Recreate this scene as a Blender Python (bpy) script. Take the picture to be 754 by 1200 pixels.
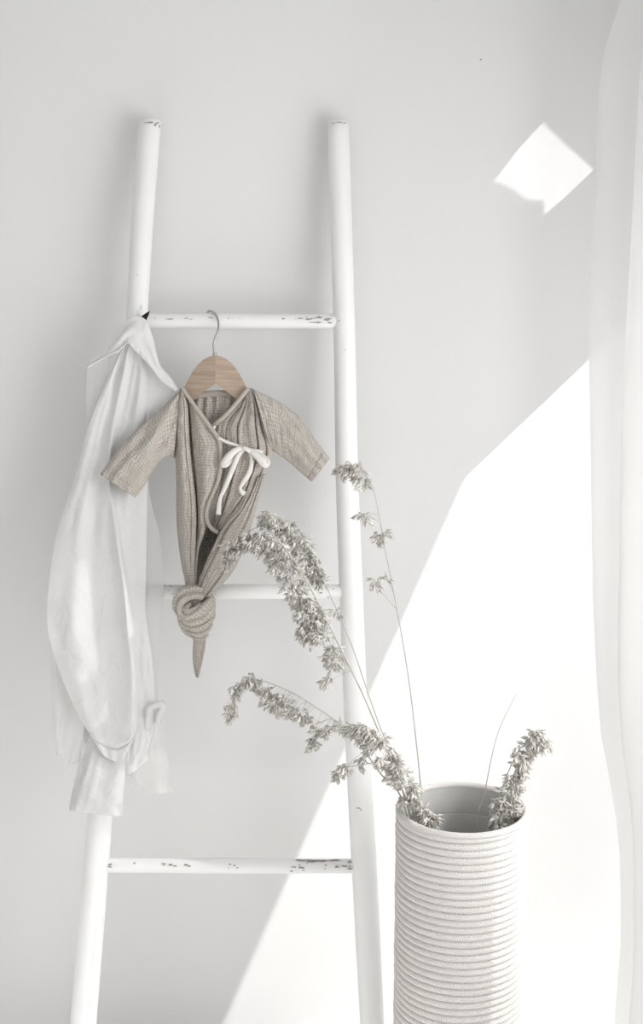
import bpy, bmesh, math, random
import numpy as np
from mathutils import Vector

# ------------------------------------------------------------------ clear
for o in list(bpy.data.objects):
    bpy.data.objects.remove(o)
scene = bpy.context.scene
COL = scene.collection

# ------------------------------------------------------------------ camera
F_PX = 1710.0
CAM = np.array([0.0, -2.55, 1.65])
PITCH = math.radians(12.0)
cam_d = bpy.data.cameras.new('camera')
cam_d.sensor_fit = 'VERTICAL'
cam_d.sensor_height = 36.0
cam_d.lens = F_PX / 1200.0 * 36.0
cam_d.clip_start = 0.02
cam = bpy.data.objects.new('camera', cam_d)
COL.objects.link(cam)
cam.location = CAM
cam.rotation_euler = (math.pi / 2 - PITCH, 0, 0)
scene.camera = cam

# ------------------------------------------------------------------ exposure, world, sun, window light
vs = scene.view_settings
vs.view_transform = 'Standard'
vs.look = 'None'
vs.gamma = 1.0
vs.use_curve_mapping = False
vs.exposure = 0.51

world = bpy.data.worlds.new('world')
scene.world = world
world.use_nodes = True
world.node_tree.nodes['Background'].inputs[0].default_value = (1.0, 1.0, 1.0, 1)
world.node_tree.nodes['Background'].inputs[1].default_value = 0.61

X_RIGHT = 0.64          # inner face of the window wall
SUN_G = 0.20            # metres towards the back wall per metre to the left
SUN_S = 0.95            # metres down per metre to the left (set below from the wall points)
SUN_E = 7.0

cp, sp = math.cos(PITCH), math.sin(PITCH)
C_R = np.array([1.0, 0, 0]); C_U = np.array([0, sp, cp]); C_F = np.array([0, cp, -sp])


def ray(px, py):
    return (px - 377.0) / F_PX * C_R + (600.0 - py) / F_PX * C_U + C_F


def W(px, py, y):
    """photo point at world depth y"""
    r = ray(px, py)
    return CAM + r * ((y - CAM[1]) / r[1])


w1, w2, w3 = W(690, 422, 0), W(545, 560, 0), W(262, 1200, 0)
SUN_S = (w1[2] - w2[2]) / (w1[0] - w2[0])
sun_d = bpy.data.lights.new('sun', 'SUN')
sun_d.energy = SUN_E
sun_d.angle = math.radians(0.25)
sun_d.color = (1.0, 0.993, 0.98)
sun = bpy.data.objects.new('sun', sun_d)
COL.objects.link(sun)
sun.location = (3, -1, 4)
sun.rotation_euler = Vector((-1.0, SUN_G, -SUN_S)).to_track_quat('-Z', 'Y').to_euler()

wl = bpy.data.lights.new('window_daylight', 'AREA')  # area lamp added as soft fill, standing in for sky through the unseen window
wl.shape = 'RECTANGLE'
wl.size, wl.size_y = 1.5, 0.9
wl.energy = 12.6
wl.color = (1.0, 0.996, 0.99)
wlo = bpy.data.objects.new('window_daylight', wl)
COL.objects.link(wlo)
wlo.location = (X_RIGHT + 0.03, -1.12, 1.30)
wlo.rotation_euler = Vector((-1, 0, 0)).to_track_quat('-Z', 'Y').to_euler()

# ------------------------------------------------------------------ helpers
rnd = random.Random(7)
nrs = np.random.RandomState(11)


def tag(o, label=None, cat=None, group=None, kind=None):
    if label: o['label'] = label
    if cat: o['category'] = cat
    if group: o['group'] = group
    if kind: o['kind'] = kind
    return o


def empty(name, loc):
    o = bpy.data.objects.new(name, None)
    o.empty_display_size = 0.05
    COL.objects.link(o)
    o.location = loc
    return o


def mesh_obj(name, verts, faces, mat, parent=None, uvs=None, smooth=True, solid=0.0, offset=0.0):
    me = bpy.data.meshes.new(name)
    me.from_pydata([tuple(map(float, v)) for v in verts], [], [tuple(int(i) for i in f) for f in faces])
    if uvs is not None:
        lay = me.uv_layers.new(name='UVMap')
        idx = np.empty(len(me.loops), dtype=np.int32)
        me.loops.foreach_get('vertex_index', idx)
        lay.data.foreach_set('uv', np.asarray(uvs, dtype=np.float32)[idx].ravel())
    if smooth:
        me.polygons.foreach_set('use_smooth', [True] * len(me.polygons))
    me.materials.append(mat)
    me.update()
    o = bpy.data.objects.new(name, me)
    COL.objects.link(o)
    if parent is not None:
        o.parent = parent
        o.matrix_parent_inverse = PINV(parent)
    if solid:
        m = o.modifiers.new('thickness', 'SOLIDIFY')
        m.thickness = solid
        m.offset = offset
    return o


def PINV(p):
    from mathutils import Matrix
    return Matrix.Translation(-p.location) if p.type == 'EMPTY' else Matrix.Identity(4)


class MB:
    """collects geometry for one mesh"""
    def __init__(s):
        s.v, s.f = [], []

    def add(s, v, f):
        b = len(s.v)
        s.v.extend(v)
        s.f.extend([tuple(i + b for i in q) for q in f])

    def box(s, a, b):
        x0, y0, z0 = a; x1, y1, z1 = b
        s.add([(x0, y0, z0), (x1, y0, z0), (x1, y1, z0), (x0, y1, z0), (x0, y0, z1), (x1, y0, z1), (x1, y1, z1), (x0, y1, z1)],
              [(0, 3, 2, 1), (4, 5, 6, 7), (0, 1, 5, 4), (1, 2, 6, 5), (2, 3, 7, 6), (3, 0, 4, 7)])

    def build(s, name, mat, parent=None, smooth=True, **k):
        return mesh_obj(name, s.v, s.f, mat, parent, smooth=smooth, **k)


def catmull(P, n):
    """smooth curve through control points P (k,dim), n samples"""
    P = np.asarray(P, float)
    k = len(P)
    if k == 2:
        t = np.linspace(0, 1, n)[:, None]
        return P[0] * (1 - t) + P[1] * t
    Q = np.vstack([2 * P[0] - P[1], P, 2 * P[-1] - P[-2]])
    s = np.linspace(0, k - 1, n)
    i = np.minimum(s.astype(int), k - 2)
    t = (s - i)[:, None]
    p0, p1, p2, p3 = Q[i], Q[i + 1], Q[i + 2], Q[i + 3]
    return 0.5 * (2 * p1 + (p2 - p0) * t + (2 * p0 - 5 * p1 + 4 * p2 - p3) * t ** 2 + (3 * p1 - p0 - 3 * p2 + p3) * t ** 3)


def tube(path, radii, seg=10, caps=True):
    """round tube through world points; radii scalar or array"""
    P = np.asarray(path, float)
    n = len(P)
    R = np.full(n, radii, float) if np.isscalar(radii) else np.asarray(radii, float)
    T = np.gradient(P, axis=0)
    T /= np.linalg.norm(T, axis=1)[:, None] + 1e-12
    a = np.array([0, 1.0, 0]) if abs(T[0][1]) < 0.9 else np.array([1.0, 0, 0])
    N = np.cross(T[0], a); N /= np.linalg.norm(N)
    v = []
    for i in range(n):
        N = N - T[i] * np.dot(N, T[i]); N /= np.linalg.norm(N) + 1e-12
        B = np.cross(T[i], N)
        for k in range(seg):
            t = 2 * math.pi * k / seg
            v.append(P[i] + R[i] * (math.cos(t) * N + math.sin(t) * B))
    f = []
    for i in range(n - 1):
        for k in range(seg):
            k2 = (k + 1) % seg
            f.append((i * seg + k, i * seg + k2, (i + 1) * seg + k2, (i + 1) * seg + k))
    if caps:
        f.append(tuple(range(seg - 1, -1, -1)))
        f.append(tuple((n - 1) * seg + k for k in range(seg)))
    return v, f


# ladder plane: y = L_Y0 + L_K*(z - L_Z0); d is metres in front of it
L_Z0, L_Y0, L_K = 1.78, -0.030, 0.15
L_N = np.array([0, -1.0, L_K]); L_NL = math.sqrt(1 + L_K ** 2)


def L(px, py, d=0.0):
    """photo point on the ladder's plane, d metres in front of it"""
    r = ray(px, py)
    c = -L_Y0 + L_K * L_Z0 + d * L_NL          # -y + K z = c'
    c = d * L_NL - L_Y0 + L_K * L_Z0
    return CAM + r * ((c - L_N.dot(CAM)) / L_N.dot(r))


def Lm(px, py, mm):
    return L(px, py, mm / 1000.0)


# ------------------------------------------------------------------ materials
def mat_new(name):
    m = bpy.data.materials.new(name)
    m.use_nodes = True
    nt = m.node_tree
    return m, nt, nt.nodes['Principled BSDF'], nt.nodes['Material Output']


def N(nt, typ, **kw):
    n = nt.nodes.new(typ)
    for k, v in kw.items():
        setattr(n, k, v)
    return n


def noise_bump(nt, bsdf, scale, strength, dist=0.001, detail=3, coord='Object'):
    tc = N(nt, 'ShaderNodeTexCoord')
    no = N(nt, 'ShaderNodeTexNoise')
    no.inputs['Scale'].default_value = scale
    no.inputs['Detail'].default_value = detail
    nt.links.new(tc.outputs[coord], no.inputs['Vector'])
    b = N(nt, 'ShaderNodeBump')
    b.inputs['Strength'].default_value = strength
    b.inputs['Distance'].default_value = dist
    nt.links.new(no.outputs['Fac'], b.inputs['Height'])
    nt.links.new(b.outputs['Normal'], bsdf.inputs['Normal'])
    return tc, no, b


def simple(name, col, rough=0.6, bump=None, var=0.0, vscale=8.0, spec=0.3):
    m, nt, b, out = mat_new(name)
    b.inputs['Base Color'].default_value = (*col, 1)
    b.inputs['Roughness'].default_value = rough
    b.inputs['Specular IOR Level'].default_value = spec
    if bump:
        noise_bump(nt, b, *bump)
    if var:
        tc = N(nt, 'ShaderNodeTexCoord')
        no = N(nt, 'ShaderNodeTexNoise')
        no.inputs['Scale'].default_value = vscale
        no.inputs['Detail'].default_value = 4
        nt.links.new(tc.outputs['Object'], no.inputs['Vector'])
        r = N(nt, 'ShaderNodeValToRGB')
        r.color_ramp.elements[0].position = 0.3
        r.color_ramp.elements[1].position = 0.7
        r.color_ramp.elements[0].color = (*[c * (1 - var) for c in col], 1)
        r.color_ramp.elements[1].color = (*[min(1, c * (1 + var)) for c in col], 1)
        nt.links.new(no.outputs['Fac'], r.inputs['Fac'])
        nt.links.new(r.outputs['Color'], b.inputs['Base Color'])
    return m


M_WALL = simple('white_plaster', (0.775, 0.773, 0.770), 0.9, (35, 0.12, 0.002), 0.008, 3.0, 0.1)
M_FLOOR = simple('pale_floor', (0.82, 0.81, 0.80), 0.6, None, 0.03, 5.0)
M_PAINT = simple('white_paint', (0.84, 0.837, 0.832), 0.45, (60, 0.25, 0.0015), 0.012, 12.0)
M_CHIP = simple('bare_wood_chip', (0.30, 0.285, 0.265), 0.9, None, 0.35, 300.0, 0.1)
M_STEEL, _nt, _b, _o = mat_new('hook_steel')
_b.inputs['Base Color'].default_value = (0.42, 0.41, 0.40, 1)
_b.inputs['Metallic'].default_value = 1.0
_b.inputs['Roughness'].default_value = 0.32
M_BLACK = simple('black_felt', (0.012, 0.012, 0.012), 0.9)
M_RIBBON = simple('ribbon_cotton', (0.80, 0.78, 0.74), 0.85, (900, 0.3, 0.0006))


def cloth_mat(name, col, translucent, transp=0.0, bump=(300, 0.25, 0.0006), wr=None):
    m, nt, b, out = mat_new(name)
    nt.nodes.remove(b)
    d = N(nt, 'ShaderNodeBsdfDiffuse'); d.inputs[0].default_value = (*col, 1)
    t = N(nt, 'ShaderNodeBsdfTranslucent'); t.inputs[0].default_value = (*col, 1)
    mx = N(nt, 'ShaderNodeMixShader'); mx.inputs[0].default_value = translucent
    nt.links.new(d.outputs[0], mx.inputs[1]); nt.links.new(t.outputs[0], mx.inputs[2])
    last = mx
    if transp:
        tr = N(nt, 'ShaderNodeBsdfTransparent')
        m2 = N(nt, 'ShaderNodeMixShader'); m2.inputs[0].default_value = transp
        nt.links.new(last.outputs[0], m2.inputs[1]); nt.links.new(tr.outputs[0], m2.inputs[2])
        last = m2
    nt.links.new(last.outputs[0], out.inputs[0])
    tc = N(nt, 'ShaderNodeTexCoord')
    no = N(nt, 'ShaderNodeTexNoise'); no.inputs['Scale'].default_value = bump[0]; no.inputs['Detail'].default_value = 3
    nt.links.new(tc.outputs['Object'], no.inputs['Vector'])
    bp = N(nt, 'ShaderNodeBump'); bp.inputs['Strength'].default_value = bump[1]; bp.inputs['Distance'].default_value = bump[2]
    nt.links.new(no.outputs['Fac'], bp.inputs['Height'])
    nrm = bp
    if wr:
        n2 = N(nt, 'ShaderNodeTexNoise'); n2.inputs['Scale'].default_value = wr[0]; n2.inputs['Detail'].default_value = 3
        n2.inputs['Distortion'].default_value = 0.6
        nt.links.new(tc.outputs['Object'], n2.inputs['Vector'])
        b2 = N(nt, 'ShaderNodeBump'); b2.inputs['Strength'].default_value = wr[1]; b2.inputs['Distance'].default_value = wr[2]
        nt.links.new(n2.outputs['Fac'], b2.inputs['Height']); nt.links.new(bp.outputs[0], b2.inputs['Normal'])
        nrm = b2
    nt.links.new(nrm.outputs[0], d.inputs['Normal'])
    nt.links.new(nrm.outputs[0], t.inputs['Normal'])
    return m


M_LINEN = cloth_mat('white_linen', (0.85, 0.848, 0.842), 0.25, 0.0, (500, 0.2, 0.0005), (42, 0.6, 0.006))
M_LINEN_SHEER = cloth_mat('thin_white_linen', (0.84, 0.838, 0.832), 0.45, 0.25, (500, 0.2, 0.0005), (30, 0.3, 0.006))
M_SHEER = cloth_mat('sheer_voile', (0.95, 0.95, 0.945), 0.45, 0.12, (600, 0.15, 0.0004), (14, 0.4, 0.01))


def muslin(name, base, dark):
    """double gauze: fine crinkled grid from the cloth's own UV (metres)"""
    m, nt, b, out = mat_new(name)
    b.inputs['Roughness'].default_value = 0.95
    b.inputs['Specular IOR Level'].default_value = 0.05
    tc = N(nt, 'ShaderNodeTexCoord')
    ws = []
    for axis, sc_, dist in (('X', 58.0, 13.0), ('Y', 74.0, 11.0)):
        w = N(nt, 'ShaderNodeTexWave', wave_type='BANDS', bands_direction=axis, wave_profile='SIN')
        w.inputs['Scale'].default_value = sc_
        w.inputs['Distortion'].default_value = dist
        w.inputs['Detail'].default_value = 4.0
        w.inputs['Detail Scale'].default_value = 0.45
        nt.links.new(tc.outputs['UV'], w.inputs['Vector'])
        ws.append(w)
    mn = N(nt, 'ShaderNodeMath', operation='MULTIPLY')
    a0 = N(nt, 'ShaderNodeMapRange'); a0.inputs[3].default_value = 0.5
    a1 = N(nt, 'ShaderNodeMapRange'); a1.inputs[3].default_value = 0.45
    nt.links.new(ws[0].outputs['Fac'], a0.inputs[0]); nt.links.new(ws[1].outputs['Fac'], a1.inputs[0])
    nt.links.new(a0.outputs[0], mn.inputs[0]); nt.links.new(a1.outputs[0], mn.inputs[1])
    no = N(nt, 'ShaderNodeTexNoise'); no.inputs['Scale'].default_value = 700; no.inputs['Detail'].default_value = 3
    nt.links.new(tc.outputs['UV'], no.inputs['Vector'])
    ad = N(nt, 'ShaderNodeMath', operation='MULTIPLY_ADD'); ad.inputs[1].default_value = 0.5
    nt.links.new(no.outputs['Fac'], ad.inputs[0]); nt.links.new(mn.outputs[0], ad.inputs[2])
    r = N(nt, 'ShaderNodeValToRGB')
    r.color_ramp.elements[0].position = 0.3; r.color_ramp.elements[0].color = (*dark, 1)
    r.color_ramp.elements[1].position = 0.95; r.color_ramp.elements[1].color = (*base, 1)
    nt.links.new(ad.outputs[0], r.inputs['Fac'])
    nt.links.new(r.outputs['Color'], b.inputs['Base Color'])
    bp = N(nt, 'ShaderNodeBump'); bp.inputs['Strength'].default_value = 0.6; bp.inputs['Distance'].default_value = 0.0014
    nt.links.new(ad.outputs[0], bp.inputs['Height'])
    n3 = N(nt, 'ShaderNodeTexNoise'); n3.inputs['Scale'].default_value = 170; n3.inputs['Detail'].default_value = 2; n3.inputs['Distortion'].default_value = 0.8
    nt.links.new(tc.outputs['UV'], n3.inputs['Vector'])
    b3 = N(nt, 'ShaderNodeBump'); b3.inputs['Strength'].default_value = 0.8; b3.inputs['Distance'].default_value = 0.003
    nt.links.new(n3.outputs['Fac'], b3.inputs['Height'])
    nt.links.new(bp.outputs[0], b3.inputs['Normal'])
    nt.links.new(b3.outputs[0], b.inputs['Normal'])
    return m


M_MUSLIN = muslin('taupe_muslin', (0.58, 0.54, 0.495), (0.32, 0.29, 0.26))
M_BIND = simple('taupe_binding', (0.46, 0.42, 0.375), 0.95, (800, 0.3, 0.0006), 0.08, 300.0, 0.05)


def wood_mat(name, ang, k=1.0):
    m, nt, b, out = mat_new(name)
    b.inputs['Roughness'].default_value = 0.5
    tc = N(nt, 'ShaderNodeTexCoord')
    mp = N(nt, 'ShaderNodeMapping')
    mp.inputs['Rotation'].default_value = (0, ang, 0)
    mp.inputs['Scale'].default_value = (18, 60, 260)
    nt.links.new(tc.outputs['Object'], mp.inputs['Vector'])
    no = N(nt, 'ShaderNodeTexNoise'); no.inputs['Scale'].default_value = 1.0; no.inputs['Detail'].default_value = 4
    nt.links.new(mp.outputs[0], no.inputs['Vector'])
    r = N(nt, 'ShaderNodeValToRGB')
    r.color_ramp.elements[0].position = 0.3; r.color_ramp.elements[0].color = (0.335 * k, 0.25 * k, 0.185 * k, 1)
    r.color_ramp.elements[1].position = 0.7; r.color_ramp.elements[1].color = (0.46 * k, 0.36 * k, 0.28 * k, 1)
    nt.links.new(no.outputs['Fac'], r.inputs['Fac'])
    nt.links.new(r.outputs['Color'], b.inputs['Base Color'])
    return m


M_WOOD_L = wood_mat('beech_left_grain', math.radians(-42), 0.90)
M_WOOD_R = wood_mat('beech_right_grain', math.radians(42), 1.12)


def rope_mat():
    m, nt, b, out = mat_new('cotton_rope')
    b.inputs['Roughness'].default_value = 0.95
    b.inputs['Specular IOR Level'].default_value = 0.05
    tc = N(nt, 'ShaderNodeTexCoord')
    ws = []
    for rot in (0.65, -0.65):
        mp = N(nt, 'ShaderNodeMapping'); mp.inputs['Rotation'].default_value = (0, 0, rot)
        nt.links.new(tc.outputs['UV'], mp.inputs['Vector'])
        w = N(nt, 'ShaderNodeTexWave', wave_type='BANDS', bands_direction='X')
        w.inputs['Scale'].default_value = 95.0
        w.inputs['Distortion'].default_value = 1.0
        nt.links.new(mp.outputs[0], w.inputs['Vector'])
        ws.append(w)
    mx = N(nt, 'ShaderNodeMath', operation='MAXIMUM')
    nt.links.new(ws[0].outputs['Fac'], mx.inputs[0]); nt.links.new(ws[1].outputs['Fac'], mx.inputs[1])
    r = N(nt, 'ShaderNodeValToRGB')
    r.color_ramp.elements[0].position = 0.2; r.color_ramp.elements[0].color = (0.67, 0.635, 0.605, 1)
    r.color_ramp.elements[1].position = 0.9; r.color_ramp.elements[1].color = (0.80, 0.78, 0.755, 1)
    nt.links.new(mx.outputs[0], r.inputs['Fac']); nt.links.new(r.outputs['Color'], b.inputs['Base Color'])
    bp = N(nt, 'ShaderNodeBump'); bp.inputs['Strength'].default_value = 0.6; bp.inputs['Distance'].default_value = 0.0012
    nt.links.new(mx.outputs[0], bp.inputs['Height']); nt.links.new(bp.outputs[0], b.inputs['Normal'])
    return m


M_ROPE = rope_mat()
M_LINER = simple('grey_liner', (0.56, 0.555, 0.54), 0.95, (400, 0.25, 0.0008), 0.03, 30.0, 0.05)
M_STEM = simple('dry_stalk', (0.50, 0.48, 0.45), 0.8, None, 0.08, 40.0, 0.1)
M_SPIKE = simple('dry_spikelet', (0.57, 0.55, 0.515), 0.9, None, 0.30, 160.0, 0.05)
M_NAIL = simple('dark_nail', (0.16, 0.16, 0.155), 0.5)

# ------------------------------------------------------------------ the setting
ROOM_H = 2.55
XL, YF = -2.1, -4.2


def slab(name, a, b, mat):
    m = MB(); m.box(a, b)
    return tag(m.build(name, mat, smooth=False), kind='structure')


slab('wall_back', (XL - 0.1, 0.0, -0.1), (X_RIGHT + 0.3, 0.10, ROOM_H + 0.1), M_WALL)
slab('wall_left', (XL - 0.1, YF, -0.1), (XL, 0.0, ROOM_H + 0.1), M_WALL)
slab('floor', (XL, YF, -0.10), (X_RIGHT, 0.0, 0.0), M_FLOOR)
slab('ceiling', (XL, YF, ROOM_H), (X_RIGHT, 0.0, ROOM_H + 0.1), M_WALL)

TH = 0.006
XO = X_RIGHT + TH


def on_window_wall(p):
    """where the sun ray that ends at wall point p crosses the window wall: (y, z)"""
    u = XO - p[0]
    return (-u * SUN_G, p[2] + u * SUN_S)


# tall opening in the corner (its slant shaped to the sunlight's edge), small hole added for the upper sun patch, large window nearer the room
j1, j2 = on_window_wall(w2), on_window_wall(w3)
k = (j2[0] - j1[0]) / (j2[1] - j1[1])
open_a = [(-0.001, j1[1]), j1, (j1[0] + k * (0.02 - j1[1]), 0.02), (-0.001, 0.02)]
patch = [(638, 142), (669, 171), (700, 199), (670, 228), (639, 255), (637, 235), (618, 234), (604, 223), (590, 216), (580, 212), (606, 177)]
open_b = [on_window_wall(W(x, y, 0)) for x, y in patch]
open_c = [(-1.60, 0.50), (-0.66, 0.50), (-0.66, 2.10), (-1.60, 2.10)]
open_d = [(-0.60, 0.30), (-0.395, 0.30), (-0.395, 2.10), (-0.60, 2.10)]  # added opening, light through it makes the curtain glow from behind
bm = bmesh.new()
edges = []
for loop in ([(YF, 0.0), (0.0, 0.0), (0.0, ROOM_H), (YF, ROOM_H)], open_a, open_b, open_c, open_d):
    vv = [bm.verts.new((X_RIGHT, y, z)) for y, z in loop]
    edges += [bm.edges.new((vv[i], vv[(i + 1) % len(vv)])) for i in range(len(vv))]
bmesh.ops.triangle_fill(bm, use_beauty=True, use_dissolve=False, edges=edges)
bmesh.ops.recalc_face_normals(bm, faces=bm.faces[:])
ext = bmesh.ops.extrude_face_region(bm, geom=bm.faces[:])
for v in [g for g in ext['geom'] if isinstance(g, bmesh.types.BMVert)]:
    v.co.x += TH
bmesh.ops.recalc_face_normals(bm, faces=bm.faces[:])
me = bpy.data.meshes.new('wall_right')
bm.to_mesh(me); bm.free()
me.materials.append(M_WALL)
wr = bpy.data.objects.new('wall_right', me); COL.objects.link(wr)
tag(wr, kind='structure')

# frame of the large window
wf = empty('window_1', (X_RIGHT, -1.13, 0.5)); tag(wf, kind='structure')
for a, b in (((-1.64, 0.46), (-0.64, 0.51)), ((-1.64, 2.09), (-0.64, 2.14)), ((-1.64, 0.5), (-1.59, 2.1)),
             ((-0.67, 0.5), (-0.64, 2.1)), ((-1.145, 0.51), (-1.115, 2.09))):
    m = MB(); m.box((X_RIGHT - 0.015, a[0], a[1]), (X_RIGHT + 0.02, b[0], b[1]))
    m.build('window_frame', M_PAINT, wf, smooth=False)

# small dark nail in the wall
p = W(564, 70, 0)
m = MB()
v, f = tube([p + np.array([0, 0.004, 0]), p + np.array([0, -0.002, 0])], 0.0006, 8); m.add(v, f)
v, f = tube([p + np.array([0, -0.002, 0]), p + np.array([0, -0.0026, 0])], 0.0011, 10); m.add(v, f)
tag(m.build('nail', M_NAIL), 'tiny dark nail head in the bare white wall', 'nail')

# ------------------------------------------------------------------ ladder
def scale_at(p):
    return F_PX / np.dot(np.asarray(p) - CAM, C_F)      # px per metre there


RAIL_L = [(176, 142, 13.0), (168.5, 235, 13.2), (160.5, 370, 12.6), (149, 560, 13.0), (134, 760, 13.6), (117, 962, 14.4), (97.5, 1200, 15.6)]
RAIL_R = [(396.5, 143, 12.6), (400, 260, 12.8), (403.5, 375, 12.8), (407, 560, 13.2), (412, 700, 13.8), (418, 850, 14.2), (427, 1014, 14.6), (436.5, 1200, 14.4)]


def rail_pts(spec):
    P = [L(x, y) for x, y, r in spec]
    R = [r / scale_at(q) for (x, y, r), q in zip(spec, P)]
    d = P[-1] - P[-2]; d = d / d[2]
    P.append(P[-1] + d * (0.004 - P[-1][2])); R.append(R[-1])
    return np.array(P), np.array(R)


lad_foot = None
railsPR = [rail_pts(RAIL_L), rail_pts(RAIL_R)]
lad_base = (railsPR[0][0][-1] + railsPR[1][0][-1]) / 2
ladder = empty('wooden_ladder', (lad_base[0], lad_base[1], 0.0))
tag(ladder, 'white painted rustic wooden ladder with chipped paint leaning on the wall', 'ladder')
rail_objs = []
for P, R in railsPR:
    C = catmull(np.column_stack([P, R]), 60)
    C[:, 3] *= 1 + 0.018 * np.sin(np.linspace(0, 19, 60)) * np.linspace(0.4, 1, 60)
    # rounded upper end
    tdir = (C[0, :3] - C[1, :3]); tdir /= np.linalg.norm(tdir)
    top = [[*(C[0, :3] + tdir * 0.0018), C[0, 3] * 0.90]]
    C = np.vstack([top, C])
    v, f = tube(C[:, :3], C[:, 3], 28)
    m = MB(); m.add(v, f)
    rail_objs.append((m.build('rail', M_PAINT, ladder), C))

RUNGS = [((158, 375.5), (406, 376.5), 9.0), ((139, 693.5), (412, 693.5), 8.6), ((112, 1014), (428, 1015), 8.8)]
rungs = []
for a, b, r in RUNGS:
    A, B = L(*a), L(*b)
    rr = r / scale_at((A + B) / 2)
    t = np.linspace(0, 1, 40)[:, None]
    P = A * (1 - t) + B * t
    R = rr * (1 + 0.03 * np.sin(t[:, 0] * 11 + r)) * (1 - 0.10 * (np.abs(t[:, 0] - 0.5) * 2) ** 6)
    v, f = tube(P, R, 20)
    m = MB(); m.add(v, f)
    rungs.append((m.build('rung', M_PAINT, ladder), A, B, rr))
# lowest rung, below the picture
z4 = rungs[2][1][2] - (rungs[1][1][2] - rungs[2][1][2])
if z4 > 0.06:
    def at_z(PR, z):
        P = PR[0]; i = np.argsort(P[:, 2])
        return np.array([np.interp(z, P[i, 2], P[i, c]) for c in range(3)])
    A, B = at_z(railsPR[0], z4), at_z(railsPR[1], z4)
    v, f = tube([A, (A + B) / 2, B], 0.0125, 20)
    m = MB(); m.add(v, f); m.build('rung', M_PAINT, ladder)


def cyl_hit(px, py, A, B, r):
    """first hit of the photo ray with a cylinder"""
    d = ray(px, py); ax = (B - A) / np.linalg.norm(B - A)
    o = CAM - A
    dp = d - ax * d.dot(ax); op = o - ax * o.dot(ax)
    a, b, c = dp.dot(dp), 2 * dp.dot(op), op.dot(op) - r * r
    q = b * b - 4 * a * c
    if q < 0:
        t = -b / (2 * a)
        x = CAM + d * t
        foot = A + ax * (x - A).dot(ax)
        n = x - foot
        return foot + n / np.linalg.norm(n) * r
    return CAM + d * ((-b - math.sqrt(q)) / (2 * a))


def chips(parent, A, B, r, specs):
    for (cx, cy, w, h) in specs:
        n = 12
        ring = []
        for i in range(n):
            t = 2 * math.pi * i / n
            k = 0.45 + 0.75 * rnd.random()
            ring.append((cx + math.cos(t) * w / 2 * k, cy + math.sin(t) * h / 2 * k))
        vv = [cyl_hit(cx, cy, A, B, r + 0.0004)] + [cyl_hit(x, y, A, B, r + 0.0003) for x, y in ring]
        m = MB()
        m.add(vv, [(0, 1 + i, 1 + (i + 1) % n) for i in range(n)])
        m.build('paint_chip', M_CHIP, parent, smooth=True)


def scatter(x0, x1, y0, y1, n, w=(2, 6), h=(0.8, 2.0)):
    return [(rnd.uniform(x0, x1), rnd.uniform(y0, y1), rnd.uniform(*w), rnd.uniform(*h)) for _ in range(n)]


chips(rungs[0][0], rungs[0][1], rungs[0][2], rungs[0][3] * 1.03,
      [(182, 373, 3, 1.4), (199, 374, 10, 1.6), (218, 373, 6, 1.2), (224, 374, 4, 1.0), (246, 372, 7, 1.6), (268, 373, 3, 1.0), (281, 373, 2, 1),
       (332, 373.5, 5, 1.6), (352, 373, 12, 2.2), (362, 374, 14, 2.6), (374, 372, 12, 2.8), (384, 374, 11, 3.4), (372, 377.5, 20, 1.4), (388, 378, 8, 1.8)]
      + scatter(345, 390, 370, 379, 6, (2, 5), (0.6, 1.4)))
chips(rungs[1][0], rungs[1][1], rungs[1][2], rungs[1][3] * 1.03,
      [(175, 686.3, 17, 1.8), (190, 686.5, 12, 1.2), (171.5, 693, 5, 3.0), (173, 697, 7, 3.2), (200, 687, 6, 1.2), (198, 692, 2, 1), (203, 696, 2, 1),
       (252, 693, 2.5, 1), (252.5, 696, 2.5, 1), (376, 695, 6, 1.8), (385, 700, 3, 1.4), (391, 690, 3, 1.2)])
chips(rungs[2][0], rungs[2][1], rungs[2][2], rungs[2][3] * 1.03,
      [(129, 1013, 6, 4), (158, 1011.5, 4, 2), (129, 1016, 5, 2), (192, 1012, 6, 2), (200, 1013.5, 7, 2.2), (205, 1015, 7, 1.6), (218, 1013.5, 8, 2.6), (222, 1015, 6, 2), (192, 1014, 3, 1),
       (270, 1013, 4, 2), (275, 1014.5, 4, 2), (268, 1017, 3, 1), (278, 1017, 4, 1.4), (352, 1008, 14, 2.2), (366, 1009.5, 12, 2.6), (378, 1008.5, 24, 2.6), (394, 1008, 18, 2.4), (360, 1008, 20, 2.4),
       (344, 1016, 6, 2), (353, 1017, 8, 2.4), (356, 1020, 4, 1.4), (382, 1014, 4, 2), (381, 1018, 3, 1.5), (395, 1016, 6, 3), (404, 1015, 8, 2.4), (409, 1010, 5, 3), (410, 1018, 6, 2.6), (342, 1021, 5, 1.4)]
      + scatter(340, 412, 1008, 1021, 3, (2, 5), (0.8, 1.6)))
PL, PR_ = railsPR
chips(rail_objs[0][0], PL[0][0], PL[0][1], PL[1][0] * 1.005, [(177, 143.5, 9, 2.0), (182, 146, 4, 5), (171, 144, 5, 1.2), (187, 148, 2, 4), (185, 144, 4, 1.6)])
chips(rail_objs[0][0], PL[0][1], PL[0][2], PL[1][2] * 1.01, [(165.5, 360, 0.9, 5), (161, 322, 2, 0.8)])
chips(rail_objs[1][0], PR_[0][0], PR_[0][1], PR_[1][0] * 1.005, [(397, 143.3, 10, 1.2), (404, 144.2, 7, 1.2), (391, 144.3, 5, 1.0)])
chips(rail_objs[1][0], PR_[0][2], PR_[0][3], PR_[1][2] * 1.01, [(397.5, 376, 2.2, 1.6), (405, 410, 1.6, 1)])
chips(rail_objs[1][0], PR_[0][5], PR_[0][6], PR_[1][5] * 1.03, [(420.5, 947, 5, 1.8), (423, 949, 2, 2.5)])

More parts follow.
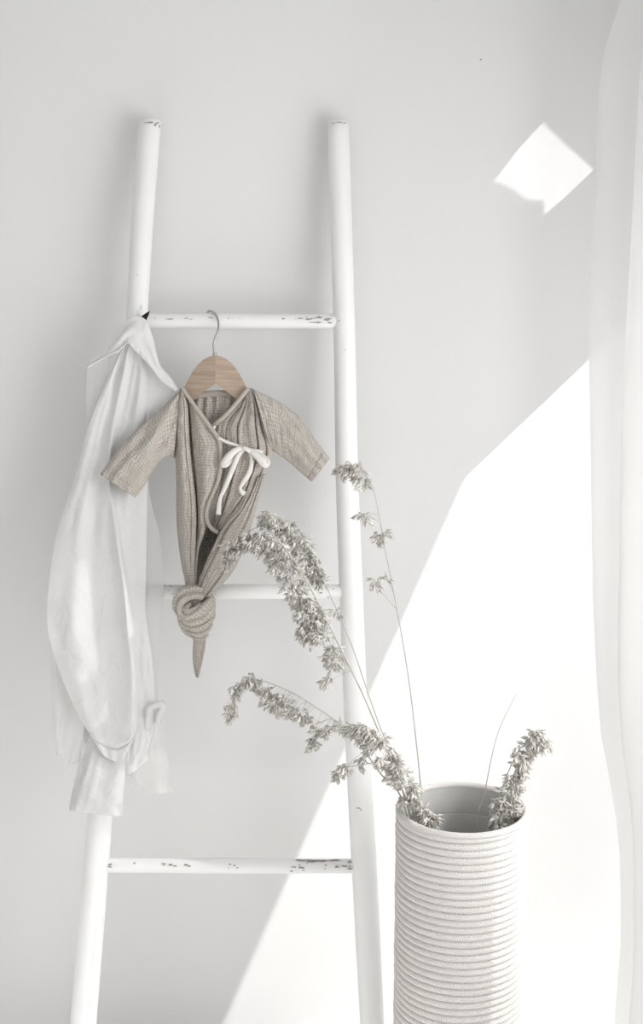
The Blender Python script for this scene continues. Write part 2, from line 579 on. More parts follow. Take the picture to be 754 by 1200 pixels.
# ------------------------------------------------------------------ cloth builders
def smooth_noise(nu, nv, ku, kv, seed):
    """smooth random field nu x nv with about ku x kv bumps"""
    r = np.random.RandomState(seed)
    g = r.rand(ku + 3, kv + 3) * 2 - 1
    def up(a, n):
        return catmull(a, n)
    return up(up(g, nu).T, nv).T


_FN = np.random.RandomState(77).rand(400) * 2 - 1


def fn(x, seed=0):
    """irregular fold profile: one-dimensional smooth noise, about one fold per unit"""
    x = np.asarray(x, float) + 40 + seed * 17.3
    i = np.floor(x).astype(int); t = x - i
    t = t * t * (3 - 2 * t)
    return _FN[i % 400] * (1 - t) + _FN[(i + 1) % 400] * t


def cleft(u, v, lines):
    """sharp creases running down the cloth: (u at top, u at bottom, half width, depth mm)"""
    out = 0.0
    for a, b, w, dep in lines:
        out = out - dep * np.exp(-((u - (a * (1 - v) + b * v)) / w) ** 2)
    return out


def grid_faces(nr, nc, wrap=False):
    f = []
    for i in range(nr - 1):
        for j in range(nc if wrap else nc - 1):
            j2 = (j + 1) % nc
            f.append((i * nc + j, (i + 1) * nc + j, (i + 1) * nc + j2, i * nc + j2))
    return f


def sheet(name, rows, mat, parent, nv=60, nu=60, folds=None, wrinkle=0.0, wk=(9, 9), seed=1, solid=0.0009, proj=None):
    """cloth through control rows [(x, y, mm), ...] in photo points; folds(u, v) adds mm"""
    proj = proj or Lm
    R = np.array([catmull(np.asarray(r, float), nu) for r in rows])            # rows, nu, 3
    G = np.stack([catmull(R[:, j], nv) for j in range(nu)], axis=1)              # nv, nu, 3
    u = np.linspace(0, 1, nu)[None, :]; v = np.linspace(0, 1, nv)[:, None]
    if folds is not None:
        G[:, :, 2] += folds(u + 0 * v, v + 0 * u)
    if wrinkle:
        G[:, :, 2] += wrinkle * smooth_noise(nv, nu, wk[0], wk[1], seed)
    if mat.name.endswith('linen'):
        solid = 0.0
    V = np.array([proj(*G[i, j]) for i in range(nv) for j in range(nu)])
    Q = V.reshape(nv, nu, 3)
    du = np.linalg.norm(np.diff(Q, axis=1), axis=2).mean(axis=1).sum() / nv * (nu - 1)
    # UV in metres: accumulated distance along rows / columns, averaged so that threads run straight
    lu = np.concatenate([[0], np.cumsum(np.linalg.norm(np.diff(Q, axis=1), axis=2).max(axis=0) * 0.75)])
    lv = np.concatenate([[0], np.cumsum(np.linalg.norm(np.diff(Q, axis=0), axis=2).mean(axis=1))])
    uv = np.array([(lu[j], lv[i]) for i in range(nv) for j in range(nu)])
    return mesh_obj(name, V, grid_faces(nv, nu), mat, parent, uvs=uv, solid=solid)


def sleeve(name, e1, e2, mat, parent, front=22, back=8, mid=26, nv=60, nu=64, folds=None, wrinkle=0.0, wk=(8, 14), seed=1, solid=0.0012, close_end=False):
    """flattened cloth tube between two edge curves e1, e2 [(x, y[, mm])]"""
    e1 = np.array([(*q, mid)[:3] if len(q) == 2 else q for q in e1], float)
    e2 = np.array([(*q, mid)[:3] if len(q) == 2 else q for q in e2], float)
    A, B = catmull(e1, nv), catmull(e2, nv)
    V, uv = [], []
    wn = smooth_noise(nv, nu, wk[0], wk[1], seed) * wrinkle
    wn[:, -8:] = wn[:, -8:] * np.linspace(1, 0, 8) + wn[:, :8][:, ::-1] * np.linspace(0, 1, 8)
    lv = 0
    for i in range(nv):
        if i:
            lv += np.linalg.norm(Lm(*((A[i] + B[i]) / 2)) - Lm(*((A[i - 1] + B[i - 1]) / 2)))
        wid = np.linalg.norm(Lm(*A[i]) - Lm(*B[i]))
        t = i / (nv - 1)
        for j in range(nu):
            a = 2 * math.pi * j / nu
            s = 0.5 - 0.5 * math.cos(a)
            x, y, m = A[i] * (1 - s) + B[i] * s
            h = math.sin(a)
            fr = front(t) if callable(front) else front
            d = m + (fr * h if h > 0 else back * h)
            fold = folds(s, t) if folds is not None and h > 0 else 0.0
            d += fold * min(1, 2.5 * abs(h)) + wn[i, j]
            V.append(Lm(x, y, d))
            uv.append((abs(a - math.pi) / math.pi * 0.11 * 1.0 if True else 0, lv))
    uv = np.array(uv)
    f = grid_faces(nv, nu, True)
    if close_end:
        f.append(tuple((nv - 1) * nu + j for j in range(nu)))
    return mesh_obj(name, V, f, mat, parent, uvs=uv, solid=solid, offset=-1)


def cord(name, pts, rad_px, mat, parent, n=60, seg=8, flat=1.0):
    C = catmull(np.asarray(pts, float), n)
    P = np.array([Lm(*c) for c in C])
    v, f = tube(P, rad_px / 705.0, seg)
    m = MB(); m.add(v, f)
    return m.build(name, mat, parent)


def ribbon(name, pts, wid, mat, parent, n=40, solid=0.0008, twist=None):
    """flat tape through (x, y, mm) with widths in px"""
    C = catmull(np.asarray(pts, float), n)
    Wd = catmull(np.asarray([[w] for w in (wid if hasattr(wid, '__len__') else [wid, wid])], float), n)[:, 0]
    T = np.gradient(C[:, :2], axis=0); T /= np.linalg.norm(T, axis=1)[:, None] + 1e-9
    Nn = np.column_stack([-T[:, 1], T[:, 0]])
    V = []
    for i in range(n):
        for s, dd in ((-0.5, 0), (0, 0.5), (0.5, 0)):
            V.append(Lm(C[i, 0] + Nn[i, 0] * Wd[i] * s, C[i, 1] + Nn[i, 1] * Wd[i] * s, C[i, 2] + dd))
    return mesh_obj(name, V, grid_faces(n, 3), mat, parent, solid=solid)


# ------------------------------------------------------------------ white linen shirt over the left rail
top = Lm(160, 372, 25)
shirt = empty('linen_shirt', tuple(top))
tag(shirt, 'crumpled white linen shirt draped over the ladder rail', 'shirt')
sheet('shirt_back', [
    [(140, 415, 26), (150, 415, 28), (165, 415, 26)],
    [(118, 480, 26), (145, 480, 29), (172, 480, 26)],
    [(98, 560, 26), (135, 560, 29), (174, 560, 25)],
    [(86, 595, 26), (135, 595, 29), (178, 592, 22)],
    [(80, 630, 26), (135, 630, 29), (188, 630, 18)],
    [(72, 670, 26), (130, 670, 29), (191.5, 665, 17)],
    [(70, 700, 26), (125, 700, 30), (192, 700, 18)],
    [(68, 740, 26), (125, 740, 30), (187.5, 740, 18)],
    [(68, 790, 26), (125, 790, 30), (185, 790, 20)],
    [(74, 850, 25), (120, 850, 30), (183, 845, 24)],
    [(75, 903, 22), (92, 893, 24), (160, 865, 24)]], M_LINEN_SHEER, shirt, wrinkle=2.0, wk=(8, 6), seed=3, nv=70, nu=40)
sheet('shirt_front', [
    [(146, 402, 34), (149, 402, 37), (151, 402, 38), (153, 402, 39), (156, 402, 38), (159, 402, 37), (163, 402, 34)],
    [(131, 432, 32), (136, 432, 38), (141, 432, 33), (147, 432, 42), (154, 432, 34), (163, 432, 40), (172, 432, 32)],
    [(104, 500, 33), (117, 500, 39), (124, 500, 30), (133, 500, 40), (141, 500, 31), (155, 500, 36), (172, 500, 28)],
    [(88, 560, 36), (104, 560, 46), (117, 560, 34), (127, 560, 47), (134, 560, 34), (152, 560, 38), (173, 560, 28)],
    [(68, 620, 40), (92, 620, 52), (112, 620, 41), (130, 620, 47), (138, 620, 58), (146, 620, 40), (172, 620, 30)],
    [(58, 680, 42), (88, 680, 54), (110, 680, 43), (137, 680, 48), (146, 680, 62), (153, 680, 42), (171, 680, 32)],
    [(56, 735, 42), (84, 735, 54), (110, 735, 44), (141, 735, 49), (152, 735, 62), (159, 735, 44), (169, 735, 32)],
    [(70, 788, 42), (90, 790, 53), (115, 792, 45), (140, 792, 50), (156, 792, 60), (160, 790, 50), (164, 788, 40)],
    [(92, 838, 42), (103, 842, 51), (118, 845, 46), (138, 848, 50), (155, 846, 58), (159, 842, 50), (163, 838, 40)],
    [(104, 858, 32), (112, 866, 48), (124, 872, 45), (138, 874, 50), (151, 868, 55), (157, 862, 50), (161, 855, 40)],
    [(110, 866, 32), (117, 880, 44), (127, 889, 44), (137, 892, 48), (147, 886, 51), (153, 875, 48), (158, 865, 38)]],
    M_LINEN, shirt, nv=120, nu=90, wrinkle=2.2, wk=(16, 10), seed=5,
    folds=lambda u, v: 3.4 * fn(u * 11 + 1.6 * v, 7) * np.exp(-((v - 0.28) / 0.3) ** 2) + 2.4 * fn(u * 9 - 3 * v, 8) + 3.0 * np.sin((u * 7 - v * 22)) * np.exp(-((u - 0.12) / 0.12) ** 2 - ((v - 0.68) / 0.12) ** 2)
    - 5.0 * np.exp(-((v - 0.915) / 0.008) ** 2) * (u > 0.15))
# rolled sleeve end that hangs lowest
sleeve('shirt_sleeve', [(99, 835, 27), (97, 870, 29), (90, 905, 34), (84, 930, 36), (81, 950, 37)],
       [(152, 835, 28), (151, 870, 30), (147, 905, 36), (145, 930, 39), (143.5, 958, 41)], M_LINEN, shirt, front=(lambda t: 6 + 9 * t), back=3, nv=40, nu=70,
       folds=lambda s, t: 3.4 * float(fn(s * 5 + 0.8 * t, 11)) + 2.2 * float(fn(s * 9 + 1.5 * t, 12)) + 3.0 * float(fn(t * 3 + s * 2, 13)), wrinkle=2.0, seed=8)
# right-hand tails
sheet('shirt_tail', [
    [(150, 660, 31), (158, 660, 32), (168, 660, 29)], [(150, 720, 32), (160, 720, 34), (171, 720, 29)], [(150, 770, 34), (164, 770, 38), (178, 770, 29)], [(149, 820, 34), (165, 820, 40), (182, 822, 32)],
    [(147, 860, 34), (163, 862, 42), (179, 858, 34)], [(146, 890, 34), (158, 890, 42), (177, 880, 36)],
    [(145.5, 908, 34), (156, 905, 40), (174, 890, 36)]], M_LINEN, shirt, nv=60, nu=36, wrinkle=2.5, wk=(9, 6), seed=12)
sheet('shirt_tail', [
    [(168, 830, 26), (180, 830, 32), (190, 828, 28)], [(160, 868, 26), (176, 866, 36), (191, 860, 28)],
    [(152, 895, 24), (172, 895, 36), (197, 890, 27)], [(148, 908, 22), (174, 918, 34), (201, 913, 27)],
    [(160, 922, 22), (178, 930, 32), (203, 928, 27)]], M_LINEN_SHEER, shirt, nv=36, nu=40, wrinkle=1.5, wk=(4, 5), seed=13,
    folds=lambda u, v: 3.5 * np.sin(u * 14 - 1) * v)
sheet('shirt_tail', [
    [(57, 752, 22), (66, 752, 27), (84, 752, 24)], [(59.5, 790, 22), (68, 790, 27), (88, 795, 24)],
    [(60.5, 830, 22), (70, 830, 27), (84, 840, 24)], [(61, 862, 22), (68, 864, 26), (76, 866, 24)],
    [(66, 884, 22), (69, 886, 25), (73, 887, 23)]], M_LINEN_SHEER, shirt, nv=36, nu=24, wrinkle=1.2, wk=(5, 4), seed=14)
# curled cuff
ribbon('shirt_cuff', [(172, 856, 40), (173.5, 840, 42), (175, 831, 44), (180, 826.5, 47), (189, 825, 48), (191, 829, 44), (187, 836, 38), (184, 848, 34)], [7, 8, 8, 8, 9, 9, 8, 9], M_LINEN, shirt, n=40, solid=0.001)
# inner collar stand on the right, then the turned collar
sheet('shirt_yoke', [
    [(158, 415, 32), (168, 418, 30), (178, 425, 30)], [(160, 440, 34), (175, 442, 28), (193, 447, 30)],
    [(162, 458, 34), (182, 460, 27), (207, 457, 30)], [(164, 485, 32), (180, 483, 27), (200, 478, 26)],
    [(166, 520, 30), (178, 515, 27), (192, 505, 24)]], M_LINEN, shirt, nv=40, nu=40, wrinkle=1.6, wk=(5, 6), seed=20)
up = [(101, 428), (112, 418), (124, 410), (133, 395), (145, 380), (159, 371), (171, 375), (179, 395), (187, 426), (198, 440), (209, 455)]
lo = [(103, 431), (114, 425), (126, 418), (137, 413), (145, 407), (150, 402.5), (158, 411), (168, 421), (179, 433), (189, 447), (206, 459)]
sheet('shirt_collar', [[(a[0], a[1], 33) for a in up],
                       [(a[0] * .7 + b[0] * .3, a[1] * .7 + b[1] * .3, 42) for a, b in zip(up, lo)],
                       [(a[0] * .3 + b[0] * .7, a[1] * .3 + b[1] * .7, 47) for a, b in zip(up, lo)],
                       [(b[0], b[1], 50) for b in lo]], M_LINEN, shirt, nv=30, nu=110, wrinkle=1.5, wk=(4, 12), seed=23,
      folds=lambda u, v: 1.2 * np.sin(u * 95) * (v > 0.8) * np.sin((v - 0.8) * 15.7) + 1.5 * np.sin(v * 12 + u * 5))
cord('collar_seam', [(b[0], b[1] - 1.2, 51) for b in lo], 1.0, M_LINEN, shirt, n=80, seg=6)
sheet('shirt_facing', [
    [(103, 424, 24), (114, 420, 26), (130, 416, 28)], [(101.5, 440, 24), (112, 440, 26), (127, 440, 28)],
    [(101, 465, 24), (110, 465, 26), (119, 465, 28)], [(101.5, 492, 24), (104, 494, 26), (109, 496, 28)]], M_LINEN_SHEER, shirt, nv=24, nu=20, wrinkle=0.8, wk=(4, 3), seed=25)
# black hanging tab where the shirt meets the rung
tb = [(164.5, 371.5), (170, 367.5), (176, 364), (174, 370), (170.5, 377), (167, 373)]
V = [Lm(x, y, 30) for x, y in tb] + [Lm(x, y, 26) for x, y in tb]
n = len(tb)
o = mesh_obj('hanging_tab', V, [tuple(range(n - 1, -1, -1)), tuple(range(n, 2 * n))] + [(i, (i + 1) % n, n + (i + 1) % n, n + i) for i in range(n)], M_BLACK, shirt, smooth=False)
tag(o, 'small black fabric tab')

# ------------------------------------------------------------------ wooden hanger
hang = empty('clothes_hanger', tuple(Lm(252, 440, 26)))
tag(hang, 'small beech wood hanger with steel hook on the upper rung', 'hanger')
half = [(252.5, 416.5), (246, 417.5), (239, 421), (232, 427), (226, 435), (221, 444), (216, 454), (209, 466), (206, 478), (212, 484), (219, 478), (227, 468), (236, 461), (245, 455), (252.5, 450)]


def extrude_poly(name, poly, d0, d1, mat, parent, bevel=0.002):
    n = len(poly)
    V = [Lm(x, y, d1) for x, y in poly] + [Lm(x, y, d0) for x, y in poly]
    bm = bmesh.new()
    vs_ = [bm.verts.new(v) for v in V]
    bm.faces.new(vs_[:n]); bm.faces.new(vs_[n:][::-1])
    for i in range(n):
        bm.faces.new((vs_[i], vs_[n + i], vs_[n + (i + 1) % n], vs_[(i + 1) % n]))
    bmesh.ops.recalc_face_normals(bm, faces=bm.faces[:])
    me = bpy.data.meshes.new(name); bm.to_mesh(me); bm.free()
    me.materials.append(mat)
    o = bpy.data.objects.new(name, me); COL.objects.link(o)
    o.parent = parent; o.matrix_parent_inverse = PINV(parent)
    if not bevel:
        return o
    b = o.modifiers.new('bevel', 'BEVEL'); b.width = bevel; b.segments = 3; b.limit_method = 'ANGLE'; b.angle_limit = math.radians(50)
    return o


extrude_poly('hanger_arm', half, 22, 34, M_WOOD_L, hang, 0)
extrude_poly('hanger_arm', [(505.0 - x, y) for x, y in half], 22, 34, M_WOOD_R, hang, 0)
cord('hook', [(252, 420, 28), (251, 410, 28), (250.5, 403, 28), (253, 394, 27), (256, 385, 24), (255.5, 375, 20), (252, 367.5, 12), (247, 364.5, 0), (243.5, 366, -9), (242.5, 371, -15)], 1.15, M_STEEL, hang, n=70, seg=10)
cord('hook_collar', [(252, 418.5, 28), (251.9, 416, 28), (251.7, 413.5, 28)], 2.4, M_STEEL, hang, n=6, seg=12)

# ------------------------------------------------------------------ muslin baby wrap
rom = empty('baby_romper', tuple(Lm(250, 560, 30)))
tag(rom, 'taupe muslin baby romper with ribbon bow and knotted legs on the hanger', 'baby romper')
sheet('romper_back', [
    [(213, 459, 14), (232, 462, 18), (255, 461, 19), (280, 462, 18), (296, 458, 14)],
    [(210, 480, 14), (232, 480, 19), (255, 480, 20), (280, 480, 19), (302, 480, 14)],
    [(207, 520, 14), (232, 520, 18), (255, 520, 18), (280, 520, 18), (314, 520, 14)],
    [(208, 560, 14), (232, 560, 17), (255, 560, 17), (275, 560, 17), (304, 560, 14)],
    [(209, 610, 8), (222, 610, -40), (240, 610, -50), (265, 610, -40), (286, 610, 8)],
    [(212, 655, 10), (220, 655, -30), (232, 655, -36), (252, 655, -30), (272, 655, 10)],
    [(220, 692, 20), (224, 692, 21), (228, 692, 21), (236, 692, 21), (244, 692, 20)]], M_MUSLIN, rom, nv=80, nu=90,
    folds=lambda u, v: 3.2 * np.sin(u * 52 + 2 * np.sin(v * 4)) * np.exp(-(v / 0.5) ** 2), wrinkle=0.8, seed=31)
sleeve('sleeve', [(211, 457, 36), (196, 472, 42), (174, 492, 50), (152, 511, 54), (136, 530, 56), (117, 556, 58)],
       [(204, 537, 34), (196, 534, 40), (187, 541, 48), (178, 554, 52), (170, 568, 56), (158.5, 583, 58)], M_MUSLIN, rom, front=15, back=5, nv=90, nu=90,
       folds=lambda s, t: 4.5 * math.sin(s * 9 - t * 9 + 1.5) * math.exp(-((t - 0.32) / 0.25) ** 2) + 2.6 * float(fn(s * 7 + t, 9)) * min(1, t * 2) + 2.0 * math.sin(s * 26) * math.exp(-(t / 0.2) ** 2) - (1.6 if 0.925 < t < 0.945 else 0),
       wrinkle=1.5, wk=(15, 18), seed=33)
sleeve('sleeve', [(297, 457, 30), (312, 464, 28), (332, 475, 27), (350, 489, 27), (367, 513, 27), (386.5, 538, 26)],
       [(317, 526, 30), (324, 530, 28), (334, 537, 27), (344, 545, 27), (354, 554, 27), (366, 564, 26)], M_MUSLIN, rom, front=15, back=7, nv=90, nu=90,
       folds=lambda s, t: 2.4 * math.sin(s * 7 + t * 6 + 0.8) * math.exp(-((t - 0.5) / 0.4) ** 2) + 1.2 * math.sin(s * 20) - (2.0 if 0.90 < t < 0.925 else 0), wrinkle=1.5, wk=(16, 18), seed=34)
# under (right-hand) front
sheet('front_panel', [
    [(286, 457, 36), (289, 456, 37), (291, 455, 38), (293, 455, 37), (296, 455, 32)],
    [(273, 477, 34), (281, 476, 38), (289, 475, 40), (297, 474, 40), (303, 473, 30)],
    [(247, 500, 32), (264, 499, 38), (282, 499, 43), (299, 499, 44), (311, 499, 30)],
    [(246, 528, 32), (264, 528, 38), (283, 528, 46), (303, 528, 46), (319, 527, 30)],
    [(246, 552, 30), (262, 552, 36), (279, 552, 46), (298, 552, 46), (313, 550, 28)],
    [(243, 580, 28), (257, 580, 32), (272, 580, 44), (289, 580, 46), (304, 578, 28)],
    [(242, 605, 20), (252, 604, 22), (264, 602, 38), (276, 600, 46), (296, 600, 28)],
    [(243, 616, 12), (248, 619, 16), (255, 621, 28), (263, 620, 42), (288, 625, 26)]], M_MUSLIN, rom, nv=100, nu=120,
    folds=lambda u, v: 2.6 * fn(u * 17 + 1.2 * v, 1) * (0.45 + 0.55 * np.exp(-((v - 0.2) / 0.3) ** 2)) + 3.2 * fn(u * 7 - v, 2) + cleft(u, v, [(0.30, 0.22, 0.012, 3), (0.48, 0.40, 0.014, 8), (0.80, 0.66, 0.016, 10), (0.90, 0.88, 0.012, 5)]) * (0.85 + 0.5 * fn(v * 5 + u * 9, 21)), wrinkle=1.5, wk=(20, 18), seed=36)
# right leg, a long fold running to the knot
sleeve('leg', [(300, 560, 36), (290, 582, 40), (276, 602, 42), (261, 618, 42), (250, 640, 42), (240, 662, 41), (232, 684, 40), (231, 700, 38)],
       [(311, 556, 30), (304, 580, 28), (299, 602, 27), (292, 625, 27), (284, 648, 28), (273, 670, 30), (256, 690, 32), (243, 702, 34)], M_MUSLIN, rom, front=13, back=6, nv=90, nu=80,
       folds=lambda s, t: 3.2 * float(fn(s * 7 + 0.6 * t, 5)) + 1.8 * float(fn(s * 15 + t, 6)) - 6.0 * math.exp(-((s - 0.17) / 0.028) ** 2) - 5.0 * math.exp(-((s - 0.48) / 0.03) ** 2) - 4.0 * math.exp(-((s - 0.70) / 0.03) ** 2), wrinkle=0.7, seed=38)
# over (left-hand) front with its big shoulder fold and the left leg
sheet('front_panel', [
    [(211, 456, 32), (212, 455.5, 40), (213, 455, 44), (214, 455, 42), (215, 455, 42), (216, 455, 42), (217, 456, 42)],
    [(206, 476, 30), (209, 475, 46), (213, 474, 50), (218, 474, 48), (221, 474, 36), (225, 474, 46), (229, 475, 44)],
    [(203, 500, 28), (208, 499, 48), (214, 498, 53), (219, 498, 48), (223, 498, 33), (234, 498, 47), (246, 499, 46)],
    [(203, 518, 28), (209, 517, 49), (215, 517, 54), (220, 517, 48), (224, 517, 32), (240, 517, 48), (257, 517, 47)],
    [(206, 540, 28), (211, 540, 50), (217, 540, 54), (222, 540, 48), (226, 540, 32), (241, 540, 48), (258, 540, 46)],
    [(207, 566, 12), (212, 566, 46), (220, 566, 54), (225, 566, 48), (229, 566, 32), (241, 566, 48), (254, 566, 45)],
    [(207, 595, 8), (213, 595, 46), (222, 595, 54), (228, 595, 48), (231, 595, 34), (236, 595, 45), (243, 595, 42)],
    [(208, 622, 6), (214, 622, 44), (222, 622, 53), (228, 622, 48), (231, 622, 34), (236, 622, 42), (241, 620, 36)],
    [(211, 648, 8), (216, 648, 43), (222, 648, 51), (227, 648, 47), (229.5, 648, 40), (231, 648, 39), (233, 645, 34)],
    [(216, 675, 28), (220, 675, 44), (223, 675, 48), (226, 675, 46), (228, 675, 42), (229.5, 675, 38), (230.5, 675, 34)],
    [(219, 698, 30), (222, 698, 42), (224, 698, 44), (226, 698, 43), (228, 698, 41), (229.5, 698, 38), (231, 698, 34)]], M_MUSLIN, rom, nv=140, nu=110,
    folds=lambda u, v: 1.6 * fn(u * 16 + 0.8 * v, 3) + 1.6 * fn(u * 8 + 1.5 * v, 4) * np.exp(-((u - 0.25) / 0.3) ** 2) + cleft(u, v, [(0.655, 0.66, 0.028, 22), (0.13, 0.16, 0.02, 4), (0.42, 0.36, 0.016, 4)]), wrinkle=1.5, wk=(26, 14), seed=40)
# bindings
cord('binding', [(213.5, 454.5, 45), (220, 464, 47), (228.5, 476, 48), (238, 489, 49), (247, 501, 50), (256, 514, 50), (258.5, 524, 50), (258.5, 545, 49), (256.5, 560, 48), (251.5, 574, 46), (244.5, 590, 44), (242, 602, 42), (243.5, 612, 40), (249, 620, 38), (256, 624, 37)], 2.5, M_BIND, rom, n=120)
cord('binding', [(291, 455, 42), (284, 464, 43), (275, 475, 43), (265, 486, 43), (256, 494, 42), (248, 500, 38)], 2.7, M_BIND, rom, n=60)
ribbon('neck_band', [(217, 464, 18), (228, 464.5, 20), (241, 462, 21), (255, 461, 21.5), (270, 461.5, 21), (281, 463, 20), (290, 462, 18)], 7.5, M_BIND, rom, n=50, solid=0.0014)
# armhole seams
cord('seam', [(298, 457, 36), (305, 468, 42), (311, 485, 44), (315, 505, 42), (318, 524, 36)], 0.9, M_BIND, rom, n=40, seg=6)
cord('seam', [(289, 583, 50), (281, 599, 53), (267, 614, 54), (258, 628, 54), (250, 645, 53)], 1.0, M_BIND, rom, n=40, seg=6)
# knot: wound bands round a core
KC = (227.5, 717)


def band(pts, w, name='knot_band'):
    C = catmull(np.asarray(pts, float), 60)
    P = np.array([Lm(*c) for c in C])
    T = np.gradient(P, axis=0); T /= np.linalg.norm(T, axis=1)[:, None]
    core = Lm(KC[0], KC[1], 26)
    V, uv = [], []
    seg = 26
    for i in range(60):
        nrm = P[i] - core; nrm -= T[i] * nrm.dot(T[i]); nrm /= np.linalg.norm(nrm)
        b = np.cross(T[i], nrm)
        wi = (w if np.isscalar(w) else np.interp(i / 59, np.linspace(0, 1, len(w)), w)) / 705.0
        for k in range(seg):
            a = 2 * math.pi * k / seg
            rr = 1 + 0.22 * math.cos(3 * a + 0.4) * (math.sin(a) > -0.2) + 0.07 * math.sin(7 * a + i * 0.05)
            V.append(P[i] + b * math.cos(a) * wi * rr + nrm * math.sin(a) * wi * 0.62 * rr)
            uv.append((abs(k / seg - 0.5) * 0.06, i * 0.0012))
    f = grid_faces(60, seg, True)
    f.append(tuple(range(seg))); f.append(tuple(59 * seg + k for k in range(seg)))
    return mesh_obj(name, V, f, M_MUSLIN, rom, uvs=np.array(uv))


# core
V, F = [], []
nb, ns = 18, 28
for i in range(nb + 1):
    th = math.pi * i / nb
    for k in range(ns):
        a = 2 * math.pi * k / ns
        q = Lm(KC[0] + 20 * math.sin(th) * math.cos(a), KC[1] + 2 + 29 * -math.cos(th), 28 + 18 * math.sin(th) * math.sin(a))
        V.append(q)
mesh_obj('knot_core', V, grid_faces(nb + 1, ns, True), M_MUSLIN, rom, uvs=np.array([(k * 0.005, i * 0.005) for i in range(nb + 1) for k in range(ns)]))
band([(236, 692, 44), (228, 690, 50), (217, 692, 50), (208, 700, 46), (205.5, 711, 40), (210, 720, 30)], [6, 7.5, 7.5, 6.5, 5, 4])
band([(238, 699, 50), (229, 697, 55), (218, 700, 56), (211, 708, 54), (212, 718, 50), (219, 723, 52)], [5, 5.5, 5.5, 5.5, 5, 5])
band([(213, 721, 46), (220, 724, 54), (230, 720, 58), (240, 711, 56), (247, 704, 46), (248, 702, 34)], [4, 6, 6, 5.5, 5, 4])
band([(224, 708, 54), (220, 710, 56), (219, 714, 57), (223, 716, 58), (230, 713, 58), (236, 708, 55)], [3, 3.6, 4, 4, 3.6, 3])
band([(211, 718, 34), (217, 727, 46), (226, 730, 53), (237, 726, 53), (246, 717, 46), (249, 709, 34)], [4, 6, 6.5, 6.5, 6, 5])
band([(213, 726, 32), (220, 734, 44), (230, 737, 50), (240, 733, 48), (248, 725, 38), (249, 718, 28)], [4, 5.5, 6, 6, 5.5, 5])
band([(218, 735, 30), (225, 741, 42), (234, 743, 46), (242, 739, 42), (247, 731, 32)], [4, 5, 5.5, 5, 4.5])
band([(224, 742, 30), (230, 747, 39), (237, 748, 40), (243, 743, 34)], [3.5, 4.5, 4.5, 3.5])
band([(246, 697, 36), (249, 704, 42), (249, 713, 44), (246, 722, 42), (240, 729, 42)], [4, 4.5, 4.5, 4.5, 4])
sleeve('tail', [(226.5, 742, 30), (226.5, 752, 30), (225.8, 768, 30), (227, 782, 30), (229.5, 793, 30)],
       [(242, 742, 30), (241, 755, 30), (239, 767, 30), (236, 781, 30), (233, 794, 30)], M_MUSLIN, rom, front=8, back=4, nv=40, nu=40,
       folds=lambda s, t: -3.5 * math.exp(-((s - 0.72) / 0.09) ** 2) * (t < 0.75) + 0.8 * math.sin(s * 20), wrinkle=0.4, solid=0.0008, close_end=True)
# ribbon ties
cord('ribbon_tie', [(250.5, 502, 52), (252, 499, 52)], 1.3, M_RIBBON, rom, n=4, seg=8)
ribbon('ribbon_tie', [(256, 513, 53), (266, 518, 54), (278, 522, 54), (290, 526.5, 55)], [3.2, 3.4, 3.0, 4.0], M_RIBBON, rom, n=30)
ribbon('ribbon_loop', [(289, 525, 55), (279, 526.5, 60), (270, 533, 63), (263.5, 541, 62), (261.5, 545, 58), (266, 544, 55), (274, 536, 54), (284, 528, 54)], [4, 6, 8, 8, 6, 6, 5, 4], M_RIBBON, rom, n=50)
ribbon('ribbon_loop', [(288, 526, 56), (297, 531, 61), (306, 539, 63), (311, 544, 61), (313.5, 541, 56), (309, 535.5, 53), (300, 531, 53), (290, 527, 54)], [4, 6.5, 9, 9, 7, 6, 5, 4], M_RIBBON, rom, n=50)
ribbon('ribbon_loop', [(289, 525.5, 56), (296, 527.5, 58), (303, 529, 59), (308.5, 530.5, 58)], [2.5, 3.5, 4.5, 5.5], M_RIBBON, rom, n=24)
ribbon('ribbon_end', [(286, 527, 54), (279, 534, 57), (273, 549, 55), (264, 571, 53), (258, 585, 51), (256, 603, 46)], [4, 6, 6, 5, 4.5, 6.5], M_RIBBON, rom, n=50)
ribbon('ribbon_end', [(292, 528, 55), (295, 538, 56), (293, 552, 55), (286, 564, 54), (282, 571, 53), (283, 576, 54), (287, 579, 53)], [3.5, 4, 6, 5, 3.5, 5, 6], M_RIBBON, rom, n=50)
cord('ribbon_knot', [(285.5, 524.5, 57), (289, 526.5, 59), (293, 528.5, 57)], 2.6, M_RIBBON, rom, n=10, seg=10)

# ------------------------------------------------------------------ rope basket
BY = -0.43
bc = W(542, 949, BY)
bs = scale_at(bc)
BR = 78.0 / bs
BH = bc[2]
PITCH_C = 0.0113
n_coil = int(BH / PITCH_C)
PITCH_C = BH / n_coil
basket = empty('rope_basket', (bc[0], BY, 0.0))
tag(basket, 'tall off-white coiled rope basket holding dried grass', 'basket')
seg, cs = 120, 9
V, uv, F = [], [], []
rows_ = n_coil * cs + 1
for i in range(rows_):
    c, q = divmod(i, cs)
    t = q / cs
    for s in range(seg + 1):
        a = 2 * math.pi * s / seg
        hz = (i / cs) * PITCH_C
        ph = t * 2 * math.pi
        bul = abs(math.sin(t * math.pi)) ** 0.5
        wob = 1 + 0.004 * math.sin(3 * a + c * 0.7) + 0.003 * math.sin(c * 2.1)
        r = (BR - 0.0066 + 0.0066 * bul) * wob
        V.append((bc[0] + r * math.cos(a), BY + r * math.sin(a), hz))
        uv.append((a * BR, hz))
F = grid_faces(rows_, seg + 1)
mesh_obj('rope_coils', V, F, M_ROPE, basket, uvs=np.array(uv))
